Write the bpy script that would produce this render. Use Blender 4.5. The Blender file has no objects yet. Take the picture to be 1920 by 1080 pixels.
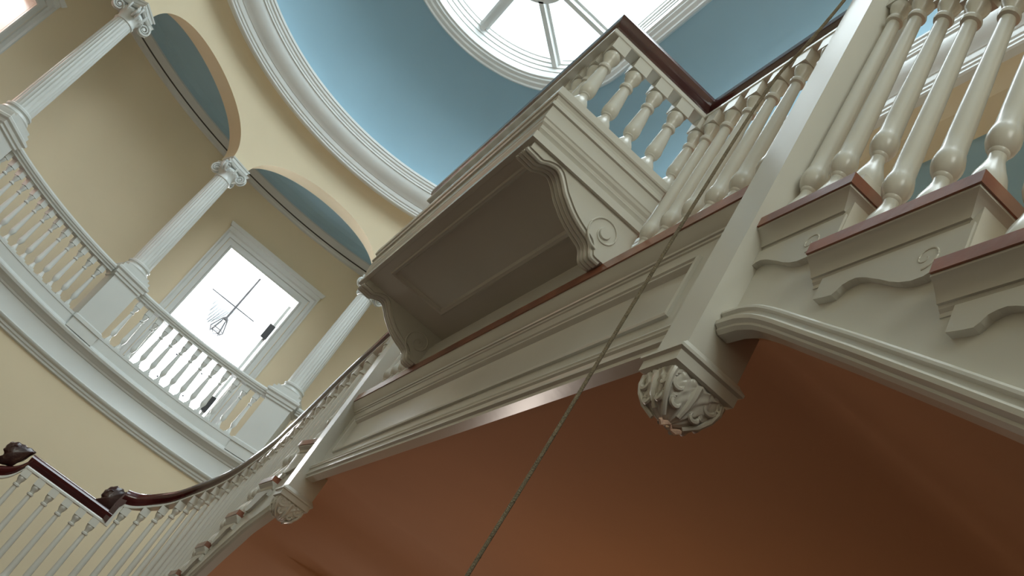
import bpy, math, random
from mathutils import Vector, Matrix
random.seed(7)
PI = math.pi
S = 0.65                      # every length below is in units of 0.65 m; applied to all data at the end
SC = bpy.context.scene
COL = SC.collection

# ------------------------------------------------------------------ materials
def mat(name, col, rough=0.5, var=0.06, scale=6.0, bump=0.03, spec=0.5, metal=0.0, stretch=None, coat=0.0, bscale=None):
    m = bpy.data.materials.new(name); m.use_nodes = True
    nt = m.node_tree; b = nt.nodes['Principled BSDF']
    b.inputs['Roughness'].default_value = rough
    b.inputs['Metallic'].default_value = metal
    b.inputs['Specular IOR Level'].default_value = spec
    b.inputs['Coat Weight'].default_value = coat
    b.inputs['Coat Roughness'].default_value = 0.12
    tc = nt.nodes.new('ShaderNodeTexCoord')
    mp = nt.nodes.new('ShaderNodeMapping')
    if stretch: mp.inputs['Scale'].default_value = stretch
    nt.links.new(tc.outputs['Object'], mp.inputs['Vector'])
    n = nt.nodes.new('ShaderNodeTexNoise'); n.inputs['Scale'].default_value = scale
    n.inputs['Detail'].default_value = 5
    nt.links.new(mp.outputs[0], n.inputs['Vector'])
    r = nt.nodes.new('ShaderNodeValToRGB')
    c = Vector(col)
    lo = c*(1-var); hi = c*(1+var)
    r.color_ramp.elements[0].color = (lo[0], lo[1], lo[2], 1); r.color_ramp.elements[0].position = .3
    r.color_ramp.elements[1].color = (min(hi[0],1), min(hi[1],1), min(hi[2],1), 1); r.color_ramp.elements[1].position = .7
    nt.links.new(n.outputs['Fac'], r.inputs['Fac'])
    nt.links.new(r.outputs['Color'], b.inputs['Base Color'])
    if bump:
        n2 = nt.nodes.new('ShaderNodeTexNoise'); n2.inputs['Scale'].default_value = bscale or scale*6
        nt.links.new(mp.outputs[0], n2.inputs['Vector'])
        bp = nt.nodes.new('ShaderNodeBump'); bp.inputs['Strength'].default_value = bump; bp.inputs['Distance'].default_value = .01
        nt.links.new(n2.outputs['Fac'], bp.inputs['Height']); nt.links.new(bp.outputs['Normal'], b.inputs['Normal'])
    return m
def srgb(r, g, b):
    f = lambda x: (x/255/12.92) if x/255 <= .04045 else ((x/255+.055)/1.055)**2.4
    return (f(r), f(g), f(b))
M = {}
M['trim']   = mat('stair paint', srgb(205,203,194), .25, .03, 3, .02)
M['white']  = mat('gallery paint', srgb(208,211,208), .35, .03, 3, .02)
M['ring']   = mat('cornice paint', srgb(226,228,226), .4, .03, 3, .02)
M['cream']  = mat('cream plaster', srgb(223,209,180), .8, .03, 1.2, .05, spec=.2)
M['blue']   = mat('blue plaster', srgb(162,196,213), .75, .03, 1.0, .04, spec=.2)
M['peach']  = mat('salmon plaster', srgb(198,150,116), .7, .05, 1.1, .06, spec=.25, bscale=3)
M['rail']   = mat('mahogany', srgb(66,23,23), .18, .35, 5, .02, coat=.4, stretch=(1,1,1))
M['tread']  = mat('cherry tread', srgb(140,86,64), .28, .3, 9, .04, coat=.2, bscale=60)
M['carve']  = mat('carved wood', srgb(52,26,22), .3, .3, 12, .1, coat=.2)
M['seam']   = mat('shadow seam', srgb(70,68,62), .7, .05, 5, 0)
M['floor']  = mat('floor boards', srgb(70,44,34), .45, .25, 3, .05, stretch=(8,.6,1))
M['absorb_panel']  = mat('bounce-absorbing brown', srgb(74,44,32), .4, .25, 4, .03, stretch=(3,3,.6))  # dark brown for unseen surfaces, chosen to cut bounced light
M['rope']   = mat('rope fibre', srgb(124,112,90), .9, .2, 60, .6)
M['dark']   = mat('dark iron', srgb(40,38,38), .4, .1, 10, .0)
M['room']   = mat('white room paint', srgb(220,223,225), .6, .02, 2, .0)
M['pink']   = mat('pink room paint', srgb(236,214,204), .6, .03, 2, .0)
M['curtain']= mat('sheer curtain', srgb(178,181,182), .9, .08, 14, .2)
M['redwood']= mat('dark red wood', srgb(110,30,24), .4, .2, 8, .0)
M['chip']   = mat('bare plaster', srgb(225,190,170), .8, .1, 40, .2)
def glass(name):
    m = bpy.data.materials.new(name); m.use_nodes = True
    nt = m.node_tree; nt.nodes.clear()
    o = nt.nodes.new('ShaderNodeOutputMaterial'); mx = nt.nodes.new('ShaderNodeMixShader')
    t = nt.nodes.new('ShaderNodeBsdfTransparent'); t.inputs[0].default_value = (.93,.97,.98,1)
    g = nt.nodes.new('ShaderNodeBsdfGlossy'); g.inputs['Roughness'].default_value = .05
    mx.inputs[0].default_value = .06
    nt.links.new(t.outputs[0], mx.inputs[1]); nt.links.new(g.outputs[0], mx.inputs[2]); nt.links.new(mx.outputs[0], o.inputs[0])
    return m
M['glass'] = glass('window glass')
def emit(name, col, st):
    m = bpy.data.materials.new(name); m.use_nodes = True
    nt = m.node_tree; nt.nodes.clear()
    o = nt.nodes.new('ShaderNodeOutputMaterial'); e = nt.nodes.new('ShaderNodeEmission')
    e.inputs[0].default_value = (*col, 1); e.inputs[1].default_value = st
    nt.links.new(e.outputs[0], o.inputs[0]); return m
M['bulb'] = emit('lamp bulb glow', (1,.8,.5), 6)

# ------------------------------------------------------------------ mesh helpers
def wloc(o):
    v = Vector((0,0,0))
    while o: v += o.location; o = o.parent
    return v
class MB:
    def __init__(s): s.v = []; s.f = []
    def quad(s, *p):
        b = len(s.v); s.v += [Vector(q) for q in p]; s.f.append(tuple(range(b, b+len(p)))); return s
    def loft(s, loops, closed=True, cap0=False, cap1=False, wrap=False):
        b = len(s.v); n = len(loops[0])
        for l in loops: s.v += [Vector(p) for p in l]
        m = len(loops)
        for i in range(m if wrap else m-1):
            i2 = (i+1) % m
            for j in range(n if closed else n-1):
                j2 = (j+1) % n
                s.f.append((b+i*n+j, b+i*n+j2, b+i2*n+j2, b+i2*n+j))
        if cap0: s.f.append(tuple(b+j for j in reversed(range(n))))
        if cap1: s.f.append(tuple(b+(m-1)*n+j for j in range(n)))
        return s
    def box(s, x0, x1, y0, y1, z0, z1):
        return s.loft([[(x0,y0,z0),(x1,y0,z0),(x1,y1,z0),(x0,y1,z0)], [(x0,y0,z1),(x1,y0,z1),(x1,y1,z1),(x0,y1,z1)]], True, True, True)
    def hexa(s, lo, hi): return s.loft([lo, hi], True, True, True)
    def lathe(s, prof, n=16, cx=0, cy=0, z0=0):
        loops = [[(cx+max(r,1e-4)*math.cos(2*PI*j/n), cy+max(r,1e-4)*math.sin(2*PI*j/n), z0+z) for j in range(n)] for r, z in prof]
        return s.loft(loops, True, True, True)
    def tube(s, pts, r, n=6, cap=True):
        pts = [Vector(p) for p in pts]; loops = []
        up = Vector((.13,.2,.97)).normalized()
        for i, p in enumerate(pts):
            t = (pts[min(i+1,len(pts)-1)]-pts[max(i-1,0)]).normalized()
            a = t.cross(up)
            if a.length < .05: a = t.cross(Vector((1,0,0)))
            a.normalize(); c = a.cross(t)
            rr = r(i/(len(pts)-1)) if callable(r) else r
            loops.append([p+rr*(math.cos(2*PI*j/n)*a+math.sin(2*PI*j/n)*c) for j in range(n)])
        return s.loft(loops, True, cap, cap)
    def sweep(s, path, prof, closed=False, ends=True, pclosed=True):
        """profile (o, z): o to the right of travel (horizontal, mitred), z up, relative to each path point"""
        P = [Vector(p) for p in path]; n = len(P); loops = []
        for i, p in enumerate(P):
            a = P[(i-1) % n] if (closed or i > 0) else None
            b = P[(i+1) % n] if (closed or i < n-1) else None
            d1 = (p-a) if a is not None else None; d2 = (b-p) if b is not None else None
            ds = []
            for d in (d1, d2):
                if d is None: continue
                d = Vector((d.x, d.y, 0))
                if d.length > 1e-6: ds.append(d.normalized())
            if not ds: ds = [Vector((0,1,0))]
            ns = [Vector((d.y, -d.x, 0)) for d in ds]
            nn = sum(ns, Vector()).normalized(); k = 1/max(.35, nn.dot(ns[0]))
            loops.append([p+nn*(o*k)+Vector((0,0,z)) for o, z in prof])
        return s.loft(loops, pclosed, ends and not closed, ends and not closed, closed)
    def build(s, name, m, parent=None, smooth=35, loc=None):
        me = bpy.data.meshes.new(name)
        off = wloc(parent) if parent else Vector((0,0,0))
        if loc is not None: off = off+Vector(loc)
        me.from_pydata([tuple(v-off) for v in s.v], [], s.f)
        me.validate(); me.materials.append(m)
        import bmesh
        bm = bmesh.new(); bm.from_mesh(me)
        bmesh.ops.remove_doubles(bm, verts=bm.verts, dist=1e-5)
        bmesh.ops.recalc_face_normals(bm, faces=bm.faces); bm.to_mesh(me); bm.free()
        if smooth:
            for p in me.polygons: p.use_smooth = True
            me.set_sharp_from_angle(angle=math.radians(smooth))
        o = bpy.data.objects.new(name, me); COL.objects.link(o)
        if loc is not None: o.location = loc
        if parent: o.parent = parent
        return o
def tag(o, label=None, cat=None, group=None, kind=None):
    for k, v in (('label',label),('category',cat),('group',group),('kind',kind)):
        if v: o[k] = v
    return o
def thing(name, label, cat, loc, group=None):
    o = bpy.data.objects.new(name, None); COL.objects.link(o); o.location = loc
    o.empty_display_size = .1
    return tag(o, label, cat, group)
def struct(name, mb, m, parent=None, smooth=35):
    o = mb.build(name, m, parent, smooth)
    if not parent: o['kind'] = 'structure'
    return o
def inst(src, parent, loc, name=None, rz=0):
    o = src.copy(); COL.objects.link(o); o.parent = parent; o.location = Vector(loc)-wloc(parent); o.rotation_euler = (0,0,rz)
    return o
def inter(pts, y, k=0):
    """piecewise-linear: pts = [(y, val..)] sorted by y"""
    if y <= pts[0][0]: return pts[0][1]
    for a, b in zip(pts, pts[1:]):
        if y <= b[0]: return a[1]+(b[1]-a[1])*(y-a[0])/(b[0]-a[0])
    return pts[-1][1]

# ------------------------------------------------------------------ rotunda shell (stadium plan)
CX, CY, CY0 = -.05, 12.62, -1.0
def stad(r, z, nf=72, nn=24, ns=10, cyf=CY):
    L = []
    for i in range(nf+1):
        t = -PI/2+PI*i/nf
        L.append((CX+r*math.sin(t), cyf+r*math.cos(t), z))
    for i in range(1, ns): L.append((CX+r, cyf+(CY0-cyf)*i/ns, z))
    for i in range(nn+1):
        t = PI/2+PI*i/nn
        L.append((CX+r*math.sin(t), CY0+r*math.cos(t), z))
    for i in range(1, ns): L.append((CX-r, CY0+(cyf-CY0)*i/ns, z))
    return L
def ring(prof, cyf=CY, closed=False):
    mb = MB(); mb.loft([stad(r, z, cyf=cyf) for r, z in prof], True, wrap=closed); return mb
R0, RW = 4.68, 5.08
def SP(th, r, z):                                   # th measured from +Y towards +X (radians); beyond 90 deg runs straight back
    if abs(th) <= PI/2: return (CX+r*math.sin(th), CY+r*math.cos(th), z)
    s = 1 if th > 0 else -1
    return (CX+s*r, CY-(abs(th)-PI/2)*R0, z)
D = math.radians
FLOORZ = -2.3
# lower drum wall, down to the hall floor
struct('wall_drum', ring([(4.80,-.25),(4.80,3.10),(5.15,3.10),(5.15,-.25)], closed=True), M['cream'])
struct('wall_bounce_absorber', ring([(4.78,FLOORZ),(4.78,-.33),(4.74,-.32),(4.74,-.27),(4.80,-.25),(5.15,-.25),(5.15,FLOORZ)], closed=True), M['absorb_panel'])  # unseen dark wall base, added to lessen light bouncing up under the balcony
fl = MB(); fl.v = [Vector(p) for p in stad(5.15, FLOORZ)]; fl.f = [tuple(range(len(fl.v)))]
lo = MB(); lo.loft([stad(5.15, FLOORZ-.12), stad(5.15, FLOORZ)], True, True, True)
struct('floor', lo, M['floor'], smooth=0)
# gallery cornice and deck
gprof = [(4.80,2.98),(4.755,3.00),(4.75,3.03),(4.73,3.05),(4.725,3.085),(4.70,3.10),(4.68,3.125),(4.675,3.15),(4.69,3.16),(4.70,3.18),
         (4.70,3.46),(4.685,3.47),(4.675,3.50),(4.64,3.53),(4.62,3.56),(4.585,3.58),(4.57,3.62),(4.575,3.645),(4.61,3.655),(4.625,3.68),(4.65,3.70),
         (4.65,3.86),(4.64,3.865),(4.64,3.91),(4.86,3.91),(4.86,3.62),(7.2,3.62),(7.2,3.2),(4.80,3.2)]
struct('trim_1', ring(gprof, closed=True), M['white'], smooth=28)
dk = MB(); dk.loft([stad(7.1, 3.625), stad(4.87, 3.625), stad(4.87, 3.66), stad(7.1, 3.66)], True, wrap=True); struct('floor_gallery', dk, M['absorb_panel'], smooth=0)  # unseen dark deck skin, added to dim the light on the gallery wall
# arcade wall
def zlow(th):
    a = math.degrees(abs(th))
    if a < 105:
        c = 42*round(a/42); d = abs(a-c); h = 18.7
        if d >= h: return 7.93
        return 7.93+(8.84-7.93)*math.sqrt(max(0, 1-(d/h)**2))
    if a < 112: return 7.93
    return 9.29
ths = []
a = -300
samples = set()
for c in (-84,-42,0,42,84):
    for k in range(-30, 31): samples.add(round(c+18.7*math.sin(PI/2*k/30), 4))
for c in (-105,-63,-21,21,63,105): samples |= {c-2.2, c, c+2.2}
endA = 90+math.degrees((CY-CY0)/R0)
for s_ in (-1, 1): samples |= {s_*108., s_*111.99, s_*112.01, s_*125., s_*endA}
ths = sorted(samples)
mb = MB(); TOP = 9.22
cove = [(TOP,R0),(9.30,R0-.02),(9.36,R0-.08),(9.39,R0-.17),(9.41,R0-.27)]
front = []; 
for z, r in cove: front.append([SP(D(t), r, max(z, zlow(D(t)) if z == TOP else z)) for t in ths])
def row(r, fz): return [SP(D(t), r, fz(D(t))) for t in ths]
loops = [row(RW, lambda t: 9.5), row(RW, zlow), row(R0, zlow)] + [[SP(D(t), r, max(z, zlow(D(t))+.004)) for t in ths] for z, r in cove]
mb.loft(loops, closed=False)
# the solid pier at the end of the side arcades and the near-end drum
for s_ in (-1, 1):
    lo_, hi_ = [], []
    for z in (3.62, 7.95):
        L = [SP(D(s_*t), r, z) for r, t in ((R0,104.),(R0,111.9),(RW,111.9),(RW,104.))]
        (lo_ if z < 5 else hi_).extend(L)
    mb.hexa(lo_, hi_)
near = []
for z in (3.2, 9.29, 9.5):
    near.append([(CX+R0*math.sin(PI/2+PI*i/24), CY0+R0*math.cos(PI/2+PI*i/24), z) for i in range(25)])
mb.loft(near, closed=False)
nc = [[(CX+r*math.sin(PI/2+PI*i/24), CY0+r*math.cos(PI/2+PI*i/24), z) for i in range(25)] for z, r in [(9.2,R0)]+cove[1:]]
mb.loft(nc, closed=False)
struct('wall_far', mb, M['cream'], smooth=50)
# cornice ring at the foot of the dome
rprof = [(4.60,9.46),(4.42,9.40),(4.335,9.385),(4.31,9.40),(4.305,9.43),(4.285,9.44),(4.28,9.475),(4.26,9.485),(4.245,9.52),(4.24,9.56),(4.225,9.565),
         (4.21,9.585),(4.16,9.62),(4.10,9.67),(4.05,9.73),(4.025,9.79),(4.02,9.83),(3.995,9.835),(3.995,9.87),(3.98,9.88),(3.975,9.915),(3.95,9.935),(3.945,9.975),(3.925,9.985),(3.925,10.03),(3.97,10.06),(4.5,10.2)]
struct('trim_2', ring(rprof), M['ring'], smooth=25)
# blue dome with its long skylight
CYO = 12.55
dome = [(3.99,10.04)]
for i in range(25):
    t = D(84*i/24); dome.append((2.18+1.86*math.cos(t), 10.06+1.96*math.sin(t)))
struct('ceiling', ring(dome), M['blue'], smooth=60)
oprof = [(2.42,12.02),(2.37,11.94),(2.33,11.93),(2.31,11.96),(2.25,11.98),(2.23,12.01),(2.17,12.03),(2.16,12.06),(2.12,12.07),(2.11,12.10),(2.10,12.20),(2.085,12.205),(2.08,12.29),(2.06,12.30),(2.055,12.38),(2.03,12.39),(2.02,12.46),(2.0,12.47),(2.0,12.60),(2.6,12.62),(2.6,12.02)]
w1 = bpy.data.objects.new('window_1', None); COL.objects.link(w1); w1['kind'] = 'structure'; w1.location = (CX, 6, 12)
struct('window_frame', ring(oprof, closed=True), M['ring'], w1, smooth=25)
g = MB(); g.loft([stad(2.05, 12.50), stad(2.05, 12.52)], True, True, True); g.build('glass', M['glass'], w1, 0)
mb = MB()
def bar(mb, p, q, w=.05, z0=12.30, z1=12.56):
    p, q = Vector((*p,0)), Vector((*q,0)); d = (q-p).normalized(); n = Vector((d.y,-d.x,0))
    for ww, a, b in ((w, z0, z1), (w+.05, z0+.09, z1-.05)):
        L = [p+n*ww, q+n*ww, q-n*ww, p-n*ww]
        mb.hexa([(v.x,v.y,a) for v in L], [(v.x,v.y,b) for v in L])
HC = Vector((.0, 12.50))
for k in range(-2, 7):
    if k in (3,4,5): continue
    pass
for ang in (-90,-45,0,45,90,135,225):
    d = Vector((math.sin(D(ang)), math.cos(D(ang))))
    Rr = 2.11 if abs(ang) <= 90 else 2.9
    p = HC+d*.66; q = HC+d*Rr
    bar(mb, p, q)
mb.loft([[(r*math.cos(2*PI*j/40), r*math.sin(2*PI*j/40), z) for j in range(40)] for r, z in ((.60,12.30),(.70,12.30),(.70,12.56),(.60,12.56))], True, wrap=True)
for i in range(len(mb.v)-160, len(mb.v)): mb.v[i] = mb.v[i]+Vector((HC.x, HC.y, 0))
yb = 12.42-2.6
while yb > -2:
    bar(mb, (CX-2.1, yb), (CX+2.1, yb)); yb -= 2.6
mb.build('glazing_bar', M['ring'], w1, 25)

# gallery: back wall with two doorways, its cornice, blue ceiling
RB = 7.06
def back_wall():
    mb = MB(); doors = [(0, 7.45), (-64.3, 7.3)]
    ang = set(range(-180, 181, 4)); ang = {float(a) for a in range(-110, 111, 3)}
    for c, h in doors:
        ang = {a for a in ang if abs(a-c) > h+.5} | {c-h, c+h, c}
    ang = sorted(ang)
    def P(a, r, z):
        t = D(a)
        if abs(t) <= PI/2: return (CX+r*math.sin(t), CY+r*math.cos(t), z)
        s = 1 if t > 0 else -1
        return (CX+s*r, CY-(abs(t)-PI/2)*RB, z)
    def z0(a, b):
        m = (a+b)/2
        for c, h in doors:
            if abs(m-c) < h: return 7.59
        return 3.5
    for a, b in zip(ang, ang[1:]):
        z = z0(a, b)
        mb.quad(P(a,RB,z), P(b,RB,z), P(b,RB,9.5), P(a,RB,9.5))
    return mb, P
mbw, PB = back_wall()
# straight run behind the side openings
for s_ in (-1, 1):
    a = D(110); y1 = CY-(a-PI/2)*RB
    x = CX+s_*RB
    mbw.quad((x,y1,3.5),(x,-6,3.5),(x,-6,9.5),(x,y1,9.5))
mbw.quad((CX-RB,-6,3.5),(CX+RB,-6,3.5),(CX+RB,-6,9.5),(CX-RB,-6,9.5))
struct('wall_back', mbw, M['cream'], smooth=50)
cp = [(RB+.02,8.93),(RB-.05,8.96),(RB-.06,9.0),(RB-.10,9.03),(RB-.10,9.045),(RB-.12,9.05),(RB-.14,9.08),(RB-.18,9.14),(RB-.20,9.17),(RB-.24,9.18)]
def half(r, z): return [(CX+r*math.sin(D(a)), CY+r*math.cos(D(a)), z) for a in range(-90, 91, 2)]
def halfx(r, z): return [(CX-r,-6,z)]+half(r, z)+[(CX+r,-6,z)]
c_ = MB(); c_.loft([halfx(r, z) for r, z in cp], False); struct('trim_3', c_, M['white'], smooth=25)
sm = MB(); sm.loft([halfx(RB-.105, 9.028), halfx(RB-.125, 9.045), halfx(RB-.125,9.05)], False); struct('cornice_shadow_line', sm, M['seam'], smooth=0)  # dark strip: shade in the cornice crease put in as colour
cb = MB(); cb.loft([halfx(RB-.22, 9.17), halfx(RB-.30, 9.26), halfx(RB-.42, 9.32), halfx(RB-.6, 9.34), halfx(RW-.02, 9.34)], False); struct('ceiling_gallery', cb, M['blue'], smooth=0)
# faint round plaster boss on the gallery ceiling
bs = MB(); bs.lathe([(.30,0),(.30,-.02),(.26,-.045),(.22,-.03),(.17,-.03),(.14,-.05),(.08,-.05),(.04,-.07),(0,-.07)], 28)
boss = bs.build('ceiling_boss', M['blue'], smooth=40); boss.location = (-4.12, 16.05, 9.34)
tag(boss, 'round blue plaster boss on the ceiling inside the left arch', 'ceiling rose')

# ------------------------------------------------------------------ doorways in the gallery wall
def rect_loop(c, tx, nx, hw, z0, z1, dep):
    # a three-sided casing loop: points up the left jamb, across the head, down the right jamb
    t = Vector(tx); n = Vector(nx); c = Vector(c)
    f = lambda a, z: c+t*a+n*dep+Vector((0,0,z))
    return [f(-hw, z0), f(-hw, z1), f(hw, z1), f(hw, z0)]
def doorway(idx, ang, leaf):
    t = D(ang); nx = (-math.sin(t), -math.cos(t), 0); tx = (math.cos(t), -math.sin(t), 0)
    c = (CX+7.0*math.sin(t), CY+7.0*math.cos(t), 0)
    d = bpy.data.objects.new('door_%d' % idx, None); COL.objects.link(d); d['kind'] = 'structure'; d.location = c
    mb = MB(); z0 = 3.62
    prof = [(.90,7.57,-.30),(.90,7.57,.03),(.93,7.60,.04),(.95,7.62,.02),(1.06,7.73,.02),(1.07,7.74,.05),(1.14,7.81,.06),(1.17,7.84,.09),(1.20,7.87,.09),(1.20,7.87,-.1)]
    mb.loft([rect_loop(c, tx, nx, a, z0, z, dp) for a, z, dp in prof], False)
    # crown over the head, with small ears
    T = Vector(tx); N = Vector(nx); C = Vector(c)
    hp = [(7.86,.09,1.20),(7.93,.10,1.20),(7.94,.12,1.22),(7.99,.14,1.24),(8.02,.15,1.25),(8.02,-.1,1.2)]
    mb.loft([[C-T*w+N*dp+Vector((0,0,z)), C+T*w+N*dp+Vector((0,0,z))] for z, dp, w in hp], False)
    for s_ in (-1, 1):
        mb.loft([[C+T*(s_*w)+N*dp+Vector((0,0,z)), C+T*(s_*w)-N*.1+Vector((0,0,z))] for z, dp, w in hp], False)
    struct('door_frame', mb, M['white'], d, smooth=25)
    if leaf:
        lf = MB()
        B = lambda a, n_, z: C+T*a-N*n_+Vector((0,0,z))
        lf.hexa([B(.80,.30,z0), B(.86,.30,z0), B(.80,1.9,z0), B(.75,1.9,z0)], [B(.80,.30,7.5), B(.86,.30,7.5), B(.80,1.9,7.5), B(.75,1.9,7.5)])
        l = lf.build('door_leaf', M['white'], d, 0)
        for zz in (6.55, 4.6):
            h = MB(); h.hexa([B(.735,.22,zz), B(.87,.22,zz), B(.87,.33,zz), B(.735,.33,zz)], [B(.735,.22,zz+.36), B(.87,.22,zz+.36), B(.87,.33,zz+.36), B(.735,.33,zz+.36)])
            h.build('hinge', M['dark'], l, 0)
    return C, T, N
doorway(1, 0, True)
doorway(2, -64.3, False)
# bright room behind the centre doorway
def room(name, C, T, N, w, dep, z0, z1, m, hole):
    B = lambda a, n_, z: C+T*a-N*n_+Vector((0,0,z))
    mb = MB()
    mb.quad(B(-w,.3,z0),B(w,.3,z0),B(w,dep,z0),B(-w,dep,z0))
    mb.quad(B(-w,.3,z1),B(w,.3,z1),B(w,dep,z1),B(-w,dep,z1))
    mb.quad(B(-w,.3,z0),B(-w,dep,z0),B(-w,dep,z1),B(-w,.3,z1))
    mb.quad(B(w,.3,z0),B(w,dep,z0),B(w,dep,z1),B(w,.3,z1))
    for s_ in (-1, 1): mb.quad(B(s_*w,.3,z0),B(s_*.9,.3,z0),B(s_*.9,.3,z1),B(s_*w,.3,z1))
    mb.quad(B(-.9,.3,7.57),B(.9,.3,7.57),B(.9,.3,z1),B(-.9,.3,z1))
    hw, h0, h1 = hole
    if hw:
        mb.quad(B(-w,dep,z0),B(-hw,dep,z0),B(-hw,dep,z1),B(-w,dep,z1)); mb.quad(B(hw,dep,z0),B(w,dep,z0),B(w,dep,z1),B(hw,dep,z1))
        mb.quad(B(-hw,dep,z0),B(hw,dep,z0),B(hw,dep,h0),B(-hw,dep,h0)); mb.quad(B(-hw,dep,h1),B(hw,dep,h1),B(hw,dep,z1),B(-hw,dep,z1))
    else: mb.quad(B(-w,dep,z0),B(w,dep,z0),B(w,dep,z1),B(-w,dep,z1))
    struct(name, mb, m, smooth=0); return B
C0 = Vector((CX, CY+7.0, 0)); T0 = Vector((1,0,0)); N0 = Vector((0,-1,0))
B0 = room('wall_bright_room', C0, T0, N0, 1.9, 4.6, 3.62, 8.55, M['room'], (1.15, 4.2, 7.0))
t = D(-64.3)
C2 = Vector((CX+7.0*math.sin(t), CY+7.0*math.cos(t), 0)); T2 = Vector((math.cos(t), -math.sin(t), 0)); N2 = Vector((-math.sin(t), -math.cos(t), 0))
B2 = room('wall_pink_room', C2, T2, N2, 1.5, 3.0, 3.62, 8.4, M['pink'], (0,0,0))
mb = MB(); mb.tube([B2(.72,2.6,7.6), B2(.62,2.6,7.2), B2(.70,2.6,6.9), B2(.62,2.6,6.4)], .07, 8); mb.box(*sum([[B2(.66,2.6,0)[i]-.12, B2(.66,2.6,0)[i]+.12] for i in (0,1)], []), 6.30, 6.42)
mb.tube([B2(.66,2.6,6.35), B2(.66,2.6,3.64)], .05, 8)
tag(mb.build('carved_post', M['redwood']), 'dark red turned post in the pink room at the top left', 'post')
# window of the bright room
w2 = bpy.data.objects.new('window_2', None); COL.objects.link(w2); w2['kind'] = 'structure'; w2.location = B0(0,4.6,4.2)
mb = MB()
mb.loft([[B0(-a,n_,b0), B0(a,n_,b0), B0(a,n_,b1), B0(-a,n_,b1)] for a, b0, b1, n_ in ((1.28,4.07,7.13,4.6),(1.28,4.07,7.13,4.54),(1.17,4.18,7.02,4.52),(1.13,4.2,7.0,4.56),(1.13,4.2,7.0,4.7))], True)
for a in (-.38, .38): mb.hexa([B0(a-.02,4.62,4.2),B0(a+.02,4.62,4.2),B0(a+.02,4.66,4.2),B0(a-.02,4.66,4.2)],[B0(a-.02,4.62,7.0),B0(a+.02,4.62,7.0),B0(a+.02,4.66,7.0),B0(a-.02,4.66,7.0)])
for z in (4.9, 5.6, 6.3): mb.hexa([B0(-1.13,4.62,z),B0(1.13,4.62,z),B0(1.13,4.66,z),B0(-1.13,4.66,z)],[B0(-1.13,4.62,z+.04),B0(1.13,4.62,z+.04),B0(1.13,4.66,z+.04),B0(-1.13,4.66,z+.04)])
mb.build('window_frame', M['room'], w2, 25)
# picture-rail cornice of the bright room
mb = MB(); mb.loft([[B0(-1.9,4.6-d_,z), B0(1.9,4.6-d_,z)] for d_, z in ((0,7.98),(.05,8.0),(.05,8.1),(.09,8.12),(.12,8.2),(.3,8.38),(.32,8.42),(.32,8.55))], False)
mb.loft([[B0(1.9-d_,.4,z), B0(1.9-d_,4.5,z)] for d_, z in ((0,7.98),(.05,8.0),(.05,8.1),(.09,8.12),(.12,8.2),(.3,8.38),(.32,8.42),(.32,8.55))], False)
struct('trim_5', mb, M['room'], smooth=25)
# curtain rod, gathered curtain swag, hanging lantern
rod = thing('curtain_rod', 'thin black curtain rod across the window of the bright room', 'curtain rod', B0(0,4.4,7.75))
kz = 24.0/22
mb = MB(); mb.tube([B0(-.78,4.4,8.12), B0(.52,4.4,8.12)], .014, 6); mb.build('rod', M['dark'], rod)
for a in (-.8, .54):
    mb = MB(); mb.lathe([(0,-.03),(.03,-.01),(.03,.01),(0,.03)], 8); f_ = mb.build('finial', M['dark'], rod); f_.location = B0(a,4.4,8.12)-rod.location
mb = MB(); L = []
for i in range(15):
    v = i/14; row_ = []
    for j in range(41):
        u = j/40; a = -.50+.72*u
        zz = 8.11-(.02+.75*v*(.35+.65*math.sin(PI*min(1,u*1.1))))
        row_.append(B0(a*(1-.35*v)-.22*v, 4.4+.035*math.sin(u*60)*(.4+v), zz))
    L.append(row_)
mb.loft(L, False)
cu = mb.build('curtain_swag', M['curtain']); tag(cu, 'gathered grey lace swag hanging from the black curtain rod', 'curtain')
sol = cu.modifiers.new('t', 'SOLIDIFY'); sol.thickness = .004
ln = thing('hanging_lantern', 'small glass lantern hanging on a long dark rod in the bright room', 'lantern', B0(-.04,2.2,6.9))
mb = MB(); mb.tube([B0(-.04,2.2,8.55), B0(-.04,2.2,7.05)], .026, 6); mb.build('rod', M['dark'], ln)
mb = MB(); c = B0(-.04,2.2,0); mb.lathe([(.02,7.07),(.07,7.02),(.085,6.97),(.06,6.95),(0,6.95)], 6)
for i in range(len(mb.v)): mb.v[i] = mb.v[i]+Vector((c.x,c.y,0))
mb.build('cap', M['dark'], ln)
mb = MB()
for k in range(6):
    a1, a2 = PI/3*k, PI/3*(k+1)
    P = lambda a, r, z: (c.x+r*math.cos(a), c.y+r*math.sin(a), z)
    mb.tube([P(a1,.07,6.97), P(a1,.17,6.68)], .013, 5); mb.tube([P(a1,.17,6.68), P(a2,.17,6.68)], .013, 5)
    mb.tube([P(a1,.17,6.68), P((a1+a2)/2,.12,6.60), P(a2,.17,6.68)], .01, 5)
mb.build('cage', M['dark'], ln)
mb = MB(); mb.loft([[ (c.x+r*math.cos(PI/3*k), c.y+r*math.sin(PI/3*k), z) for k in range(6)] for r, z in ((.065,6.96),(.165,6.69))], True); mb.build('glass', M['glass'], ln, 0)

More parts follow.
